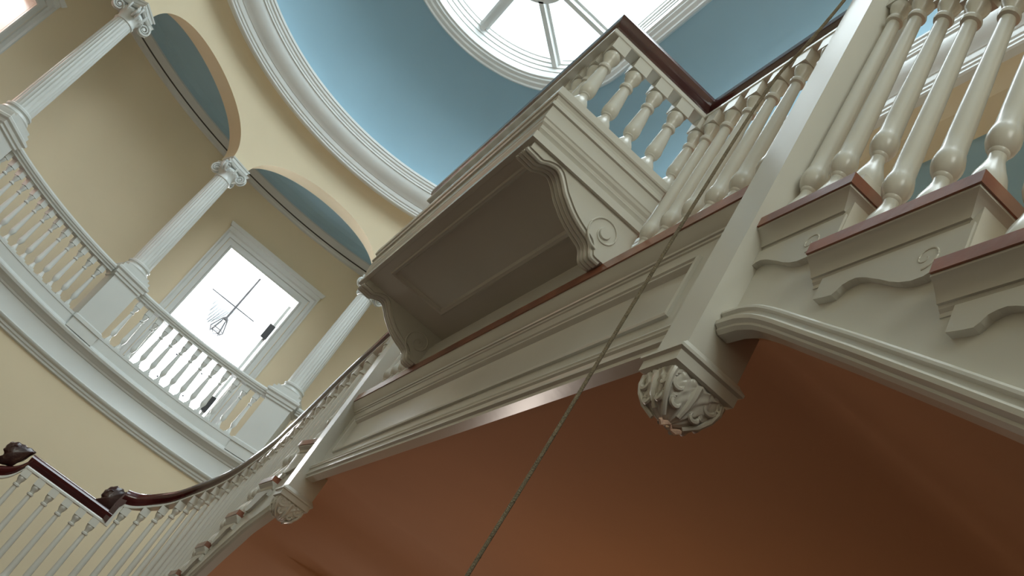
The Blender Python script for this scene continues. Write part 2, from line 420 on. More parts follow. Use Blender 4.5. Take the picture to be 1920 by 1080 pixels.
# ------------------------------------------------------------------ gallery pedestals, columns, balustrades
def polar_box(mb, ang, hw, r0, r1, z0, z1):
    t = D(ang); d = Vector((math.sin(t), math.cos(t), 0)); tx = Vector((math.cos(t), -math.sin(t), 0)); c = Vector((CX, CY, 0))
    L = [c+d*r0-tx*hw, c+d*r0+tx*hw, c+d*r1+tx*hw, c+d*r1-tx*hw]
    mb.hexa([(p.x,p.y,z0) for p in L], [(p.x,p.y,z1) for p in L])
def polar_mould(mb, ang, hw, r0, r1, prof):
    t = D(ang); d = Vector((math.sin(t), math.cos(t), 0)); tx = Vector((math.cos(t), -math.sin(t), 0)); c = Vector((CX, CY, 0))
    loops = []
    for o, z in prof:
        loops.append([(p.x,p.y,z) for p in (c+d*(r0-o)-tx*(hw+o), c+d*(r0-o)+tx*(hw+o), c+d*(r1+o)+tx*(hw+o), c+d*(r1+o)-tx*(hw+o))])
    mb.loft(loops, True, True, True)
RC = 4.78
def pedestal(ang, label):
    p = thing('pedestal', label, 'pedestal', (CX+RC*math.sin(D(ang)), CY+RC*math.cos(D(ang)), 3.6), 'pedestals along the gallery')
    mb = MB(); polar_mould(mb, ang, .27, 4.57, 4.98, [(.0,3.66),(.0,3.84),(.02,3.845),(.02,3.905),(-.01,3.93),(-.01,4.84)]); mb.build('block', M['white'], p, 0)
    mb = MB(); polar_mould(mb, ang, .27, 4.57, 4.98, [(-.005,4.80),(.015,4.815),(.015,4.85),(.035,4.87),(.04,4.92),(.065,4.95),(.065,4.99),(.05,5.0),(.02,5.02),(.02,5.08)]); mb.build('cap', M['white'], p, 25)
def vol_spiral(c, ax, up, r0, turns=2.3, n=44, s=1):
    pts = []
    for i in range(n):
        u = i/(n-1); a = s*turns*2*PI*u; r = r0*(1-u)**.9+.004
        pts.append(c+ax*(r*math.sin(a))+up*(r*math.cos(a)))
    return pts
def column(ang, label):
    x, y = CX+RC*math.sin(D(ang)), CY+RC*math.cos(D(ang))
    co = thing('fluted_column', label, 'column', (x, y, 5.08), 'fluted columns of the gallery')
    mb = MB(); polar_box(mb, ang, .23, RC-.23, RC+.23, 5.08, 5.13); b = MB()
    b.v = list(mb.v); b.f = list(mb.f)
    lz = MB(); lz.lathe([(.225,5.13),(.235,5.155),(.225,5.185),(.20,5.19),(.19,5.215),(.20,5.235),(.215,5.24),(.215,5.27),(.195,5.285),(.185,5.30)], 28)
    off = len(b.v); b.v += [v+Vector((x,y,0)) for v in lz.v]; b.f += [tuple(i+off for i in f) for f in lz.f]
    b.build('base', M['white'], co, 30)
    n = 22*6; loops = []
    for k in range(17):
        u = k/16; z = 5.29+u*(7.50-5.29); r = .185-.03*u**1.6
        fl_ = .009 if 0 < k < 16 else 0
        loops.append([(x+(r-fl_*[1,.9,.55,0,.55,.9][j % 6]*1.0)*math.cos(2*PI*j/n), y+(r-fl_*[1,.9,.55,0,.55,.9][j % 6])*math.sin(2*PI*j/n), z) for j in range(n)])
    MB().loft(loops, True, True, True).build('shaft', M['white'], co, 30)
    mb = MB(); mb.lathe([(.155,7.49),(.17,7.50),(.172,7.52),(.16,7.54),(.158,7.60),(.185,7.64),(.215,7.70),(.20,7.74),(.15,7.78)], 28)
    for i in range(len(mb.v)): mb.v[i] = mb.v[i]+Vector((x,y,0))
    t = D(ang); d = Vector((math.sin(t), math.cos(t), 0)); tx = Vector((math.cos(t), -math.sin(t), 0)); Z = Vector((0,0,1)); c = Vector((x,y,0))
    # concave-sided abacus and the block above it
    def aba(h, z, k=.06):
        L = []
        for i in range(4):
            e1 = (d if i % 2 else tx)*(1 if i < 2 else -1); e2 = (tx if i % 2 else d)*(-1 if i in (1,2) else 1)
            e2 = Vector((-e1.y, e1.x, 0))
            for s_ in (-.92,-.5,0,.5,.92): L.append(c+e1*(h-k*(1-s_*s_))+e2*(h*s_)+Z*z)
        return L
    mb.loft([aba(.24,7.78), aba(.26,7.80), aba(.26,7.83), aba(.27,7.84)], True, True, True)
    for s_ in (-1,1):            # leaf bosses at the middle of each side
        for e in (d, tx):
            mb.tube([c+e*(s_*.17)+Z*7.66, c+e*(s_*.215)+Z*7.74, c+e*(s_*.22)+Z*7.82], lambda u: .028*(1-.3*u), 6)
    for k in range(16):          # egg moulding
        a = 2*PI*k/16; p_ = c+Vector((math.cos(a)*.20, math.sin(a)*.20, 7.675)); mb.tube([p_-Z*.03, p_, p_+Z*.03], lambda u: .004+.018*math.sin(PI*u), 5)
    cap = mb.build('capital', M['white'], co, 40)
    for sx in (-1,1):
        for sy in (-1,1):
            g_ = (tx*sx+d*sy).normalized(); vb = MB(); cc = c+g_*.265+Z*7.69; side = g_.cross(Z)
            for q in (-.028, .028):
                vb.tube(vol_spiral(cc+side*q, g_, Z, .098, s=1), lambda u: .02*(1-.55*u), 6)
            vb.tube([cc-side*.04, cc+side*.04], .022, 8)
            # web between the two faces
            sp = vol_spiral(cc, g_, Z, .085)
            vb.loft([[p_-side*.03 for p_ in sp[:20]], [p_+side*.03 for p_ in sp[:20]]], False)
            vb.tube([c+g_*.12+Z*7.765, c+g_*.2+Z*7.785, cc+Z*.098], .02, 6)
            vb.build('volute', M['white'], cap, 40)
    mb = MB(); polar_mould(mb, ang, .2, RC-.2, RC+.2, [(0,7.84),(.0,7.90),(.015,7.91),(.02,7.935)]); mb.build('impost_block', M['white'], co, 0)
pedestal(-63, 'gallery pedestal at the left edge, under the leftmost fluted column')
pedestal(-21, 'gallery pedestal left of the bright doorway, under the middle column')
pedestal(21, 'gallery pedestal right of the bright doorway, partly beside the dark stair rail')
column(-63, 'leftmost fluted column, its scrolled capital near the top edge')
column(-21, 'middle fluted column, just left of the bright doorway')
column(21, 'fluted column right of the bright doorway, its capital touching the balcony bracket')
# gallery baluster
gb = MB()
def sqr(h, z): return [(-h,-h,z),(h,-h,z),(h,h,z),(-h,h,z)]
gb.loft([sqr(.052,0), sqr(.052,.05)], True, True, True)
gb.lathe([(.040,.05),(.036,.08),(.024,.12),(.021,.145),(.024,.15),(.034,.175),(.046,.21),(.049,.235),(.045,.26),(.041,.30),(.037,.42),(.029,.58),(.025,.65),(.038,.66),(.038,.68),(.025,.69),(.028,.72),(.043,.755),(.047,.785),(.04,.80)], 14)
gb.loft([sqr(.048,.80), sqr(.048,.93)], True, True, True)
gsrc = None
def balustrade(a0, a1, n, label):
    global gsrc
    am = D((a0+a1)/2)
    b = thing('gallery_balustrade', label, 'balustrade', (CX+4.76*math.sin(am), CY+4.76*math.cos(am), 3.91), 'gallery balustrades between the pedestals')
    hr = [(4.68,4.83),(4.68,4.86),(4.655,4.875),(4.65,4.90),(4.635,4.91),(4.63,4.94),(4.645,4.97),(4.70,4.985),(4.82,4.985),(4.875,4.97),(4.89,4.94),(4.885,4.91),(4.84,4.86),(4.84,4.83)]
    mb = MB(); N_ = 20
    mb.loft([[(CX+r*math.sin(D(a0+(a1-a0)*i/N_)), CY+r*math.cos(D(a0+(a1-a0)*i/N_)), z) for r, z in hr] for i in range(N_+1)], True, True, True)
    mb.build('handrail', M['white'], b, 30)
    for i in range(n):
        a = D(a0+(a1-a0)*(i+.6)/(n+.2)); P = Vector((CX+4.76*math.sin(a), CY+4.76*math.cos(a), 3.905))
        if gsrc is None:
            gsrc = gb.build('baluster', M['white'], None, 30); o = gsrc; o.parent = b; o.location = P-b.location; o.rotation_euler = (0,0,-a)
        else: inst(gsrc, b, P, rz=-a)
balustrade(-59.1, -24.9, 13, 'white gallery balustrade left of the bright doorway, below the bare cream wall')
balustrade(-17.1, 17.1, 13, 'white gallery balustrade in front of the bright doorway')
balustrade(24.9, 38, 5, 'short run of white gallery balustrade emerging behind the dark stair rail')

# ------------------------------------------------------------------ baluster kinds of the stair
def long_base(mb, h):
    """turned stair baluster of total height h (block on top included), origin at the tread"""
    mb.loft([sqr(.044,0), sqr(.044,.035)], True, True, True)
    t = h
    mb.lathe([(.044,.035),(.045,.055),(.040,.085),(.030,.115),(.0215,.145),(.0205,.165),(.025,.172),(.025,.178),(.034,.19),(.0405,.212),(.0415,.23),(.0385,.25),
              (.0335,.27),(.0325,.33),(.031,.45),(.0235,t-.20),(.0215,t-.185),(.031,t-.18),(.033,t-.170),(.031,t-.160),(.023,t-.155),(.024,t-.135),(.035,t-.112),(.040,t-.092),(.036,t-.078),(.03,t-.072)], 20)
    mb.loft([sqr(.0405,t-.080), sqr(.0405,t)], True, True, True)
    return mb
sb = MB()                                            # short balcony baluster, 0.49 tall
sb.loft([sqr(.045,0), sqr(.045,.015)], True, True, True)
sb.lathe([(.045,.015),(.046,.035),(.041,.06),(.030,.082),(.0225,.098),(.0215,.108),(.027,.112),(.027,.117),(.034,.126),(.037,.142),(.038,.155),(.036,.172),(.034,.19),(.0325,.22),(.0265,.285),(.0235,.303),(.031,.307),(.0335,.316),(.031,.326),(.0245,.331),(.025,.345),(.031,.362),(.0385,.380),(.040,.397),(.036,.412),(.031,.418)], 20)
sb.loft([sqr(.0405,.415), sqr(.0405,.485)], True, True, True)
RAILP = [(-.034,0),(-.036,.018),(-.048,.032),(-.053,.055),(-.055,.078),(-.046,.090),(-.043,.104),(-.018,.116),(.018,.116),(.043,.104),(.046,.090),(.055,.078),(.053,.055),(.048,.032),(.036,.018),(.034,0)]
FILP = [(-.040,-.034),(-.044,-.030),(-.044,-.012),(-.036,0),(.036,0),(.044,-.012),(.044,-.030),(.040,-.034)]
XB, ZL, ZR = 1.10, 2.262, 3.305
_cache = {}
def put_long(parent, x, y, z, h):
    key = round(h, 3)
    if key not in _cache:
        o = long_base(MB(), key).build('baluster', M['trim'], None, 35); o.parent = parent; o.location = Vector((x,y,z))-wloc(parent); _cache[key] = o
        return o
    return inst(_cache[key], parent, (x,y,z))

# ------------------------------------------------------------------ landing
land = thing('stair_landing', 'white panelled stair landing with a reddish wood edge and salmon underside', 'stair landing', (1.08, 4.4, 1.6))
Y0, Y1 = 2.29, 6.53
mb = MB(); mb.box(1.02,4.80,Y0-.06,Y1+.06,ZL-.058,ZL); mb.build('floor_edge', M['tread'], land, 0)
mb = MB()
mb.sweep([(1.08,Y0,0),(1.08,Y1,0)], [(0,2.204),(-.053,2.204),(-.053,2.196),(-.047,2.190),(-.032,2.168),(-.014,2.150),(-.011,2.142),(-.004,2.140),(-.002,2.130),(.004,2.126),(.006,2.112),(.01,2.106)])
mb.build('cornice', M['trim'], land, 20)
# panelled face: loops in the y-z plane at x
def yz_rect(x, y0, y1, z0, z1): return [(x,y0,z0),(x,y1,z0),(x,y1,z1),(x,y0,z1)]
zb, zt = 1.60, 2.14
mb = MB()
loops = [yz_rect(1.12,Y0,Y1,zb,zt), yz_rect(1.085,Y0,Y1,zb,zt)]
for ins, x in ((0,1.085),(.0,1.072),(.010,1.068),(.016,1.075),(.026,1.075),(.040,1.096),(.055,1.098)):
    loops.append(yz_rect(x, Y0+.24+ins, Y1-.20-ins, 1.768+ins, 2.055-ins))
mb.loft(loops, True, True, True); mb.build('panelled_face', M['trim'], land, 20)
mb = MB()
mb.sweep([(1.08,Y0,0),(1.08,Y1,0)], [(.0,1.672),(-.028,1.668),(-.034,1.655),(-.030,1.648),(-.030,1.640),(-.022,1.632),(-.020,1.615),(-.026,1.608),(-.026,1.598),(-.014,1.590),(-.014,1.572),(.04,1.572),(.04,1.672)])
mb.build('lower_moulding', M['trim'], land, 15)
# landing balusters and rail
for y in [3.185-.149*i for i in range(6)]: put_long(land, XB, y, ZL, 3.271-ZL)
for y in [5.665+.149*i for i in range(6)]: put_long(land, XB, y, ZL, 3.271-ZL)
for ya, yb in ((2.30,3.30),(5.55,6.53)):
    mb = MB(); mb.sweep([(XB,ya,ZR),(XB,yb,ZR)], RAILP); mb.build('handrail', M['rail'], land, 40)
    mb = MB(); mb.sweep([(XB,ya,ZR),(XB,yb,ZR)], FILP); mb.build('rail_fillet', M['trim'], land, 20)

# ------------------------------------------------------------------ balcony box on scroll brackets
YN, YF, XF = 3.22, 5.60, .42
bal = thing('balcony', 'projecting white balcony box with turned balusters, mahogany rail and dark panelled underside', 'balcony', (.75, 4.4, 2.5))
path = [(1.08,YN,0),(XF,YN,0),(XF,YF,0),(1.08,YF,0)]
BP = [(0,2.788),(0,2.752),(.004,2.745),(.010,2.742),(.016,2.730),(.016,2.715),(.010,2.705),(.010,2.690),(.020,2.686),(.020,2.618),(.024,2.612),(.026,2.598),(.034,2.585),(.036,2.572),(.032,2.566),(.036,2.560),(.040,2.548),(.048,2.535),(.054,2.520),(.054,2.500)]
mb = MB(); mb.sweep(path, BP, pclosed=False, ends=False); 
mb.quad((1.08,YN,2.788),(XF,YN,2.788),(XF,YF,2.788),(1.08,YF,2.788))
mb.build('base_box', M['trim'], bal, 20)
# sunk panel of the underside
def xy_rect(x0, x1, y0, y1, z): return [(x0,y0,z),(x1,y0,z),(x1,y1,z),(x0,y1,z)]
mb = MB(); loops = [xy_rect(XF+.03,1.10,YN+.03,YF-.03,2.54), xy_rect(XF+.03,1.10,YN+.03,YF-.03,2.502)]
for ins, z in ((0,2.502),(.0,2.495),(.008,2.49),(.016,2.494),(.024,2.496),(.034,2.512),(.05,2.514)):
    loops.append(xy_rect(.525+ins,.925-ins,3.38+ins,5.14-ins,z))
mb.loft(loops, True, True, True); mb.build('underside_panel', M['trim'], bal, 20)
# plinth strip under the box against the landing edge
mb = MB(); mb.sweep([(1.11,YN+.16,0),(1.11,YF-.16,0)], [(0,2.262),(-.085,2.262),(-.085,2.30),(-.078,2.306),(-.078,2.40),(-.066,2.408),(-.060,2.425),(-.066,2.44),(-.055,2.455),(-.03,2.50),(0,2.50)])
mb.build('plinth_strip', M['trim'], bal, 20)
CUR = [(.475,2.468),(.477,2.466),(.520,2.464),(.552,2.462),(.575,2.478),(.607,2.491),(.632,2.494),(.655,2.486),(.676,2.470),(.699,2.448),(.722,2.425),(.745,2.409),(.775,2.388),(.806,2.370),(.838,2.356),(.868,2.345),(.895,2.337),(.921,2.327),(.940,2.312),(.953,2.290),(.966,2.268),(.985,2.264),(1.012,2.264)]
def smoothc(C, n=3):
    out = [C[0]]
    for i in range(len(C)-1):
        p0, p1, p2, p3 = C[max(i-1,0)], C[i], C[i+1], C[min(i+2,len(C)-1)]
        for k in range(1, n+1):
            t = k/n
            out.append(tuple(.5*((2*p1[a])+(-p0[a]+p2[a])*t+(2*p0[a]-5*p1[a]+4*p2[a]-p3[a])*t*t+(-p0[a]+3*p1[a]-3*p2[a]+p3[a])*t**3) for a in (0,1)))
    return out
CS = smoothc(CUR, 2)
def bracket(ya, yb, outer):
    b = MB(); poly = [(.475,2.505)]+CS+[(1.09,2.262),(1.09,2.505)]
    b.loft([[(x,y,z) for x, z in poly] for y in (ya, yb)], True, True, True)
    w = (yb-ya)
    o = b.build('bracket', M['trim'], bal, 30)
    r = MB()
    for f, rr in ((.16,.012),(.39,.014),(.61,.014),(.84,.012)):
        r.tube([(x-.004, ya+w*f, z-.004) for x, z in CS], rr, 8)
    r.build('reeding', M['trim'], o, 40)
    s_ = MB(); yy = outer
    c = Vector((.957, yy, 2.385))
    s_.tube(vol_spiral(c, Vector((-1,0,0)), Vector((0,0,-1)), .088, 1.7, 60, 1), lambda u: .0055*(1-.45*u), 8)
    s_.loft([[(c.x+r_*math.cos(2*PI*j/20), yy+dy, c.z+r_*math.sin(2*PI*j/20)) for j in range(20)] for r_, dy in ((.03,0),(.026,-.008 if outer < 4 else .008),(.0,-.008 if outer < 4 else .008))], True)
    s_.build('scroll', M['trim'], o, 40)
bracket(YN+.05, YN+.18, YN+.048)
bracket(YF-.18, YF-.05, YF-.182)
# balcony balusters
bsrc = None; xs = [.536+.138*i for i in range(5)]
pos = [(x, 3.30) for x in xs]+[(.536, 3.30+.1475*j) for j in range(1, 15)]+[(x, 3.30+.1475*15-.0) for x in xs]
for x, y in pos:
    if bsrc is None:
        bsrc = sb.build('baluster', M['trim'], None, 35); bsrc.parent = bal; bsrc.location = Vector((x,y,2.786))-bal.location
    elif y < 5.6 or x < 1.2: inst(bsrc, bal, (x,y,2.786))
rp = [(XB,3.30,ZR),(.505,3.30,ZR),(.505,5.51,ZR),(XB,5.51,ZR)]
mb = MB(); mb.sweep(rp, RAILP); mb.build('handrail', M['rail'], bal, 40)
mb = MB(); mb.sweep(rp, FILP); mb.build('rail_fillet', M['trim'], bal, 20)

# ------------------------------------------------------------------ newel posts with carved drops
def newel(x0, x1, y0, y1, zb_, ztop, label, chip):
    nw = thing('newel_post', label, 'newel post', ((x0+x1)/2, (y0+y1)/2, zb_-.16), 'newel posts with carved drops')
    mb = MB(); mb.box(x0, x1, y0, y1, zb_+.02, ztop); mb.build('shaft', M['trim'], nw, 0)
    cx, cy = (x0+x1)/2, (y0+y1)/2; hx, hy = (x1-x0)/2, (y1-y0)/2
    def rr(o, z): return [(cx-hx-o,cy-hy-o,z),(cx+hx+o,cy-hy-o,z),(cx+hx+o,cy+hy+o,z),(cx-hx-o,cy+hy+o,z)]
    mb = MB(); mb.loft([rr(-.01,zb_+.03),rr(.006,zb_+.03),(rr(.012,zb_+.02)),rr(.024,zb_+.006),rr(.024,zb_-.004),rr(.014,zb_-.010),rr(.014,zb_-.045),rr(-.004,zb_-.05),rr(-.004,zb_-.055)], True, True, True)
    mb.build('collar', M['trim'], nw, 20)
    mb = MB(); mb.loft([rr(-.01,ztop-.02),rr(.012,ztop-.02),rr(.025,ztop),rr(.03,ztop+.02),rr(.02,ztop+.03),rr(-.03,ztop+.06)], True, True, True); mb.build('cap', M['trim'], nw, 20)
    # carved drop: rounded square bowl with acanthus lobes
    mb = MB(); loops = []; n = 128; m_ = 40
    for k in range(m_+1):
        u = k/m_; z = zb_-.052-.125*(u**1.15)
        w = (1-u**2.6)**.62 if u < 1 else 0
        w = max(w, .10 if u > .96 else 0)
        L = []
        for j in range(n):
            a = 2*PI*j/n; ca, sa = math.cos(a), math.sin(a)
            e = 5-2.4*u; q = 1/((abs(ca)**e+abs(sa)**e)**(1/e))
            cor = abs(math.sin(2*a))
            rel = .050*math.sin(PI*min(1,u*1.15))*(math.cos(16*a+1.3*math.sin(u*9))*.55+.45*math.cos(8*a)*math.cos(u*13))
            rel += .045*(cor**14)*math.sin(PI*u)
            rel += .025*math.sin(24*a+6*u)*math.sin(u*21)
            rel += .06*math.exp(-((u-.08)/.07)**2)*abs(math.sin(8*a))-.03
            f = w*q*(1+rel)
            L.append((cx+hx*1.03*f*ca, cy+hy*1.03*f*sa, z+.004*math.sin(20*a+15*u)*w))
        loops.append(L)
    mb.loft(loops, True, True, True); drop = mb.build('carved_drop', M['trim'], nw, 50)
    lf = MB()
    for sx in (-1, 1):                              # curled leaf tips over each face and a rib on each corner
        for face in (0, 1):
            for q in (-.56, .56):
                for lev, R_, rad in ((0, .030, .90), (1, .020, .74)):
                    zz = zb_-.082-.048*lev; qq = q*(1-.42*lev)
                    if face == 0: c = Vector((cx+sx*hx*rad, cy+hy*qq, zz)); ax = Vector((0,1,0))
                    else: c = Vector((cx+hx*qq, cy+sx*hy*rad, zz)); ax = Vector((1,0,0))
                    lf.tube(vol_spiral(c, ax*(1 if q > 0 else -1), Vector((0,0,1)), R_, 1.05, 18), lambda u: .010*(1-.55*u), 6)
            if face == 0: mid = lambda f, z: (cx+sx*hx*f, cy, z)
            else: mid = lambda f, z: (cx, cy+sx*hy*f, z)
            lf.tube([mid(.93,zb_-.06), mid(.92,zb_-.09), mid(.80,zb_-.125), mid(.55,zb_-.158)], lambda u: .016*(1-.5*u), 7)
        for sy in (-1, 1):
            pts = [(cx+sx*hx*f, cy+sy*hy*f, z) for f, z in ((.93,zb_-.058),(.93,zb_-.085),(.84,zb_-.115),(.66,zb_-.145),(.36,zb_-.170))]
            lf.tube(pts, lambda u: .011*(1-.35*u), 7)
    lf.build('leaf_curls', M['trim'], drop, 50)
    if chip:
        ch = MB(); random.seed(3)
        pts = [(cx-.035+.012*i, cy-.02+.006*math.sin(i*2), zb_-.182-.006*math.sin(i*1.7)) for i in range(7)]
        ch.tube(pts, lambda u: .006+.004*math.sin(9*u), 5); ch.build('broken_tip', M['chip'], drop, 0)
newel(1.0, 1.2, 2.128, 2.285, 1.437, 3.62, 'near white newel post with a carved leaf drop, the rope beside it', True)
newel(1.0, 1.2, 6.52, 6.70, 1.437, 3.50, 'far white newel post at the left end of the landing, with a carved leaf drop', False)

# ------------------------------------------------------------------ near (right) flight, coming down towards the camera
rf = thing('staircase', 'near white stair flight on the right with cherry treads and scrolled brackets', 'stair flight', (1.5, .8, 1.0))
NT = 7; RUN, RISE = .487, .262
def nose(i): return 2.228-RUN*i
def tz(i): return ZL-RISE*i
BR = [(1.74,1.554),(1.70,1.548),(1.673,1.546),(1.660,1.556),(1.648,1.571),(1.628,1.578),(1.608,1.580),(1.587,1.574),(1.567,1.566),(1.542,1.553),(1.518,1.541),(1.482,1.520),(1.446,1.504),(1.411,1.495),(1.377,1.496),(1.345,1.51)]
zlo = [(-2.2,-.69),(1.02,1.037),(1.30,1.205),(1.72,1.437),(1.86,1.515),(1.95,1.560),(2.03,1.585),(2.12,1.592)]
ys_ = [-1.6,-1,-.5,0,.5,.9,1.2,1.5,1.7,1.78,1.84,1.88,1.92,1.96,2.0,2.04,2.08,2.125]
# string: stepped board
mb = MB()
for i in range(1, NT+1):
    ya, yb = nose(i)+.034, nose(i-1)+.034
    if i == 1: yb = 2.128
    seg = [ya]+[y for y in ys_ if ya < y < yb]+[yb]
    for y0, y1 in zip(seg, seg[1:]):
        lo4 = [(1.087,y0,inter(zlo,y0)),(1.14,y0,inter(zlo,y0)),(1.14,y1,inter(zlo,y1)),(1.087,y1,inter(zlo,y1))]
        hi4 = [(a,b,tz(i)-.04) for a,b,_ in lo4]
        mb.hexa(lo4, hi4)
mb.build('string', M['trim'], rf, 20)
mb = MB(); pth = [(1.08,y,inter(zlo,y)) for y in ys_]
# round the path slightly with the moulding profile (o negative = towards the well)
mb.sweep(pth, [(.0,.045),(-.022,.043),(-.030,.034),(-.030,.026),(-.022,.020),(-.024,.006),(-.034,-.004),(-.032,-.016),(-.020,-.024),(-.020,-.032),(-.008,-.040),(.03,-.040),(.03,.045)])
mb.build('lower_moulding', M['trim'], rf, 18)
XO = 3.6
for i in range(1, NT+1):
    n_, z = nose(i), tz(i); back = nose(i-1)+.05 if i > 1 else 2.128
    w = MB(); rnd = [(0,-.040),(-.006,-.034),(-.008,-.02),(-.006,-.006),(0,0)]
    pts = [(back, 0), (n_, 0)]
    w.loft([[(x0,yy,z+dz) for x0,yy in ((1.02+(.0 if i>1 else 0),back),(1.02,n_),(XO,n_),(XO,back))] for dz in (-.040,0)], True, True, True)
    tr = w.build('tread', M['tread'], rf, 0)
    c = MB(); c.sweep([(XO,n_,0),(1.02,n_,0),(1.02,back,0)], [(.006,z-.040),(.006,z-.047),(.012,z-.050),(.020,z-.056),(.034,z-.072),(.042,z-.084),(.045,z-.091),(.051,z-.091),(.055,z-.098),(.062,z-.104),(.064,z-.114),(.11,z-.114),(.11,z-.040)]); c.build('tread_moulding', M['trim'], rf, 15)
    rs = MB(); rs.box(1.072, XO, n_+.024, n_+.05, z-RISE+.001, z-.041); rs.build('riser', M['trim'], rf, 0)
    # scrolled bracket under the tread end
    dy, dz = -RUN*(i-2), -RISE*(i-2)
    k = MB()
    cur = [(y+dy, zz+dz) for y, zz in BR]
    cur = [(min(y, 2.127), zz) for y, zz in cur]
    top = z-.11
    for (ya, za), (yb_, zb2) in zip(cur, cur[1:]):
        if abs(ya-yb_) < 1e-4: continue
        k.hexa([(1.066,ya,za),(1.066,yb_,zb2),(1.09,yb_,zb2),(1.09,ya,za)], [(1.066,ya,top),(1.066,yb_,top),(1.09,yb_,top),(1.09,ya,top)])
    ye = cur[-1][0]
    k.box(1.066,1.09, n_+.03, ye, z-RISE, top)
    kb = k.build('scroll_bracket', M['trim'], rf, 20)
    sp = MB(); sp.tube(vol_spiral(Vector((1.066,1.39+dy,1.56+dz)), Vector((0,-1,0)), Vector((0,0,-1)), .036, 1.3, 30), lambda u: .0032*(1-.5*u), 6); sp.build('scroll', M['trim'], kb, 40)
RT = [(-2.5,.69),(1.31,2.71),(1.47,2.80),(1.63,2.905),(1.79,3.055),(1.90,3.16),(2.0,3.25),(2.07,3.295),(2.128,3.305)]
for i in range(1, NT+1):
    for k in range(3):
        y = 1.785-.155*k+.012 if False else nose(i)+.075+.160*k
        if i == 1: y = (1.795,1.955,2.085)[k]
        z = tz(i); put_long(rf, XB, y, z, inter(RT, y)-.034-z+.004)
pth = [(XB, y, inter(RT, y)) for y in [-1.5,0,.9,1.2,1.4,1.5,1.6,1.7,1.8,1.88,1.95,2.0,2.04,2.08,2.128]]
mb = MB(); mb.sweep(pth, RAILP); mb.build('handrail', M['rail'], rf, 40)
mb = MB(); mb.sweep(pth, FILP); mb.build('rail_fillet', M['trim'], rf, 20)

# ------------------------------------------------------------------ far (left) flight: falls away and winds to the left onto a lower landing
lf = thing('staircase', 'far winding white stair flight at lower left with a sweeping dark handrail', 'stair flight', (1.3, 8.5, 0))
# rail line: x, y, z of the handrail bottom
RL = [(1.10,6.70,3.29),(1.09,6.9,3.17),(1.06,7.12,2.93),(1.055,7.25,2.84),(1.05,7.45,2.735),(1.05,7.75,2.59),(1.055,8.04,2.45),(1.06,8.3,2.34),(1.07,8.6,2.27),(1.08,8.9,2.18),(1.06,9.3,2.04),(1.02,9.65,1.89),(.955,9.95,1.76),(.88,10.2,1.65),(.77,10.4,1.50),(.63,10.54,1.38),(.50,10.60,1.29),(.40,10.61,1.25),(.345,10.61,1.235)]
def resample(P, st):
    P = [Vector(p) for p in P]; out = [P[0]]; acc = 0
    for a, b in zip(P, P[1:]):
        d = (b-a); L = math.hypot(d.x, d.y); t = st-acc
        while t <= L: out.append(a+d*(t/L)); t += st
        acc = L-(t-st)
    out.append(P[-1]); return out
def catmull(P, n=5):
    P = [Vector(p) for p in P]; out = [P[0]]
    for i in range(len(P)-1):
        p0, p1, p2, p3 = P[max(i-1,0)], P[i], P[i+1], P[min(i+2,len(P)-1)]
        for k in range(1, n+1):
            t = k/n; out.append(.5*((2*p1)+(-p0+p2)*t+(2*p0-5*p1+4*p2-p3)*t*t+(-p0+3*p1-3*p2+p3)*t**3))
    return out
RLs = catmull(RL, 4)
mb = MB(); mb.sweep(RLs, [(o*1.15, z*1.28) for o, z in RAILP]); mb.build('handrail', M['rail'], lf, 50)
mb = MB(); mb.sweep(RLs, FILP); mb.build('rail_fillet', M['trim'], lf, 30)
# tread noses along the path (arc position given by y / index on the path)
TN = [(1.055,7.19),(1.05,7.60),(1.05,8.04),(1.06,8.52),(1.07,9.0),(1.05,9.45),(.97,9.9),(.80,10.36)]
TZ = [1.93,1.615,1.345,1.09,.85,.60,.36,.12]
path2 = [Vector((p.x, p.y, 0)) for p in RLs]
def near_idx(x, y): return min(range(len(path2)), key=lambda k: (path2[k].x-x)**2+(path2[k].y-y)**2)
idx = [0]+[near_idx(x, y) for x, y in TN]
def side(k, o):
    a = path2[max(k-1,0)]; b = path2[min(k+1,len(path2)-1)]; d = (b-a).normalized(); n_ = Vector((d.y,-d.x,0))
    return path2[k]+n_*o                              # positive = right of travel
def outer(k):
    # where the radial from the rail meets the drum wall
    p = path2[k]; a = path2[max(k-1,0)]; b = path2[min(k+1,len(path2)-1)]; d = (b-a).normalized(); n_ = Vector((-d.y,d.x,0))
    n_ = -n_
    q = p.copy()
    for _ in range(400):
        q = q+n_*.02
        if q.y > CY and (q.x-CX)**2+(q.y-CY)**2 > 4.8**2: break
        if q.x > CX+4.79 or (q-p).length > 3.8: break
    return q
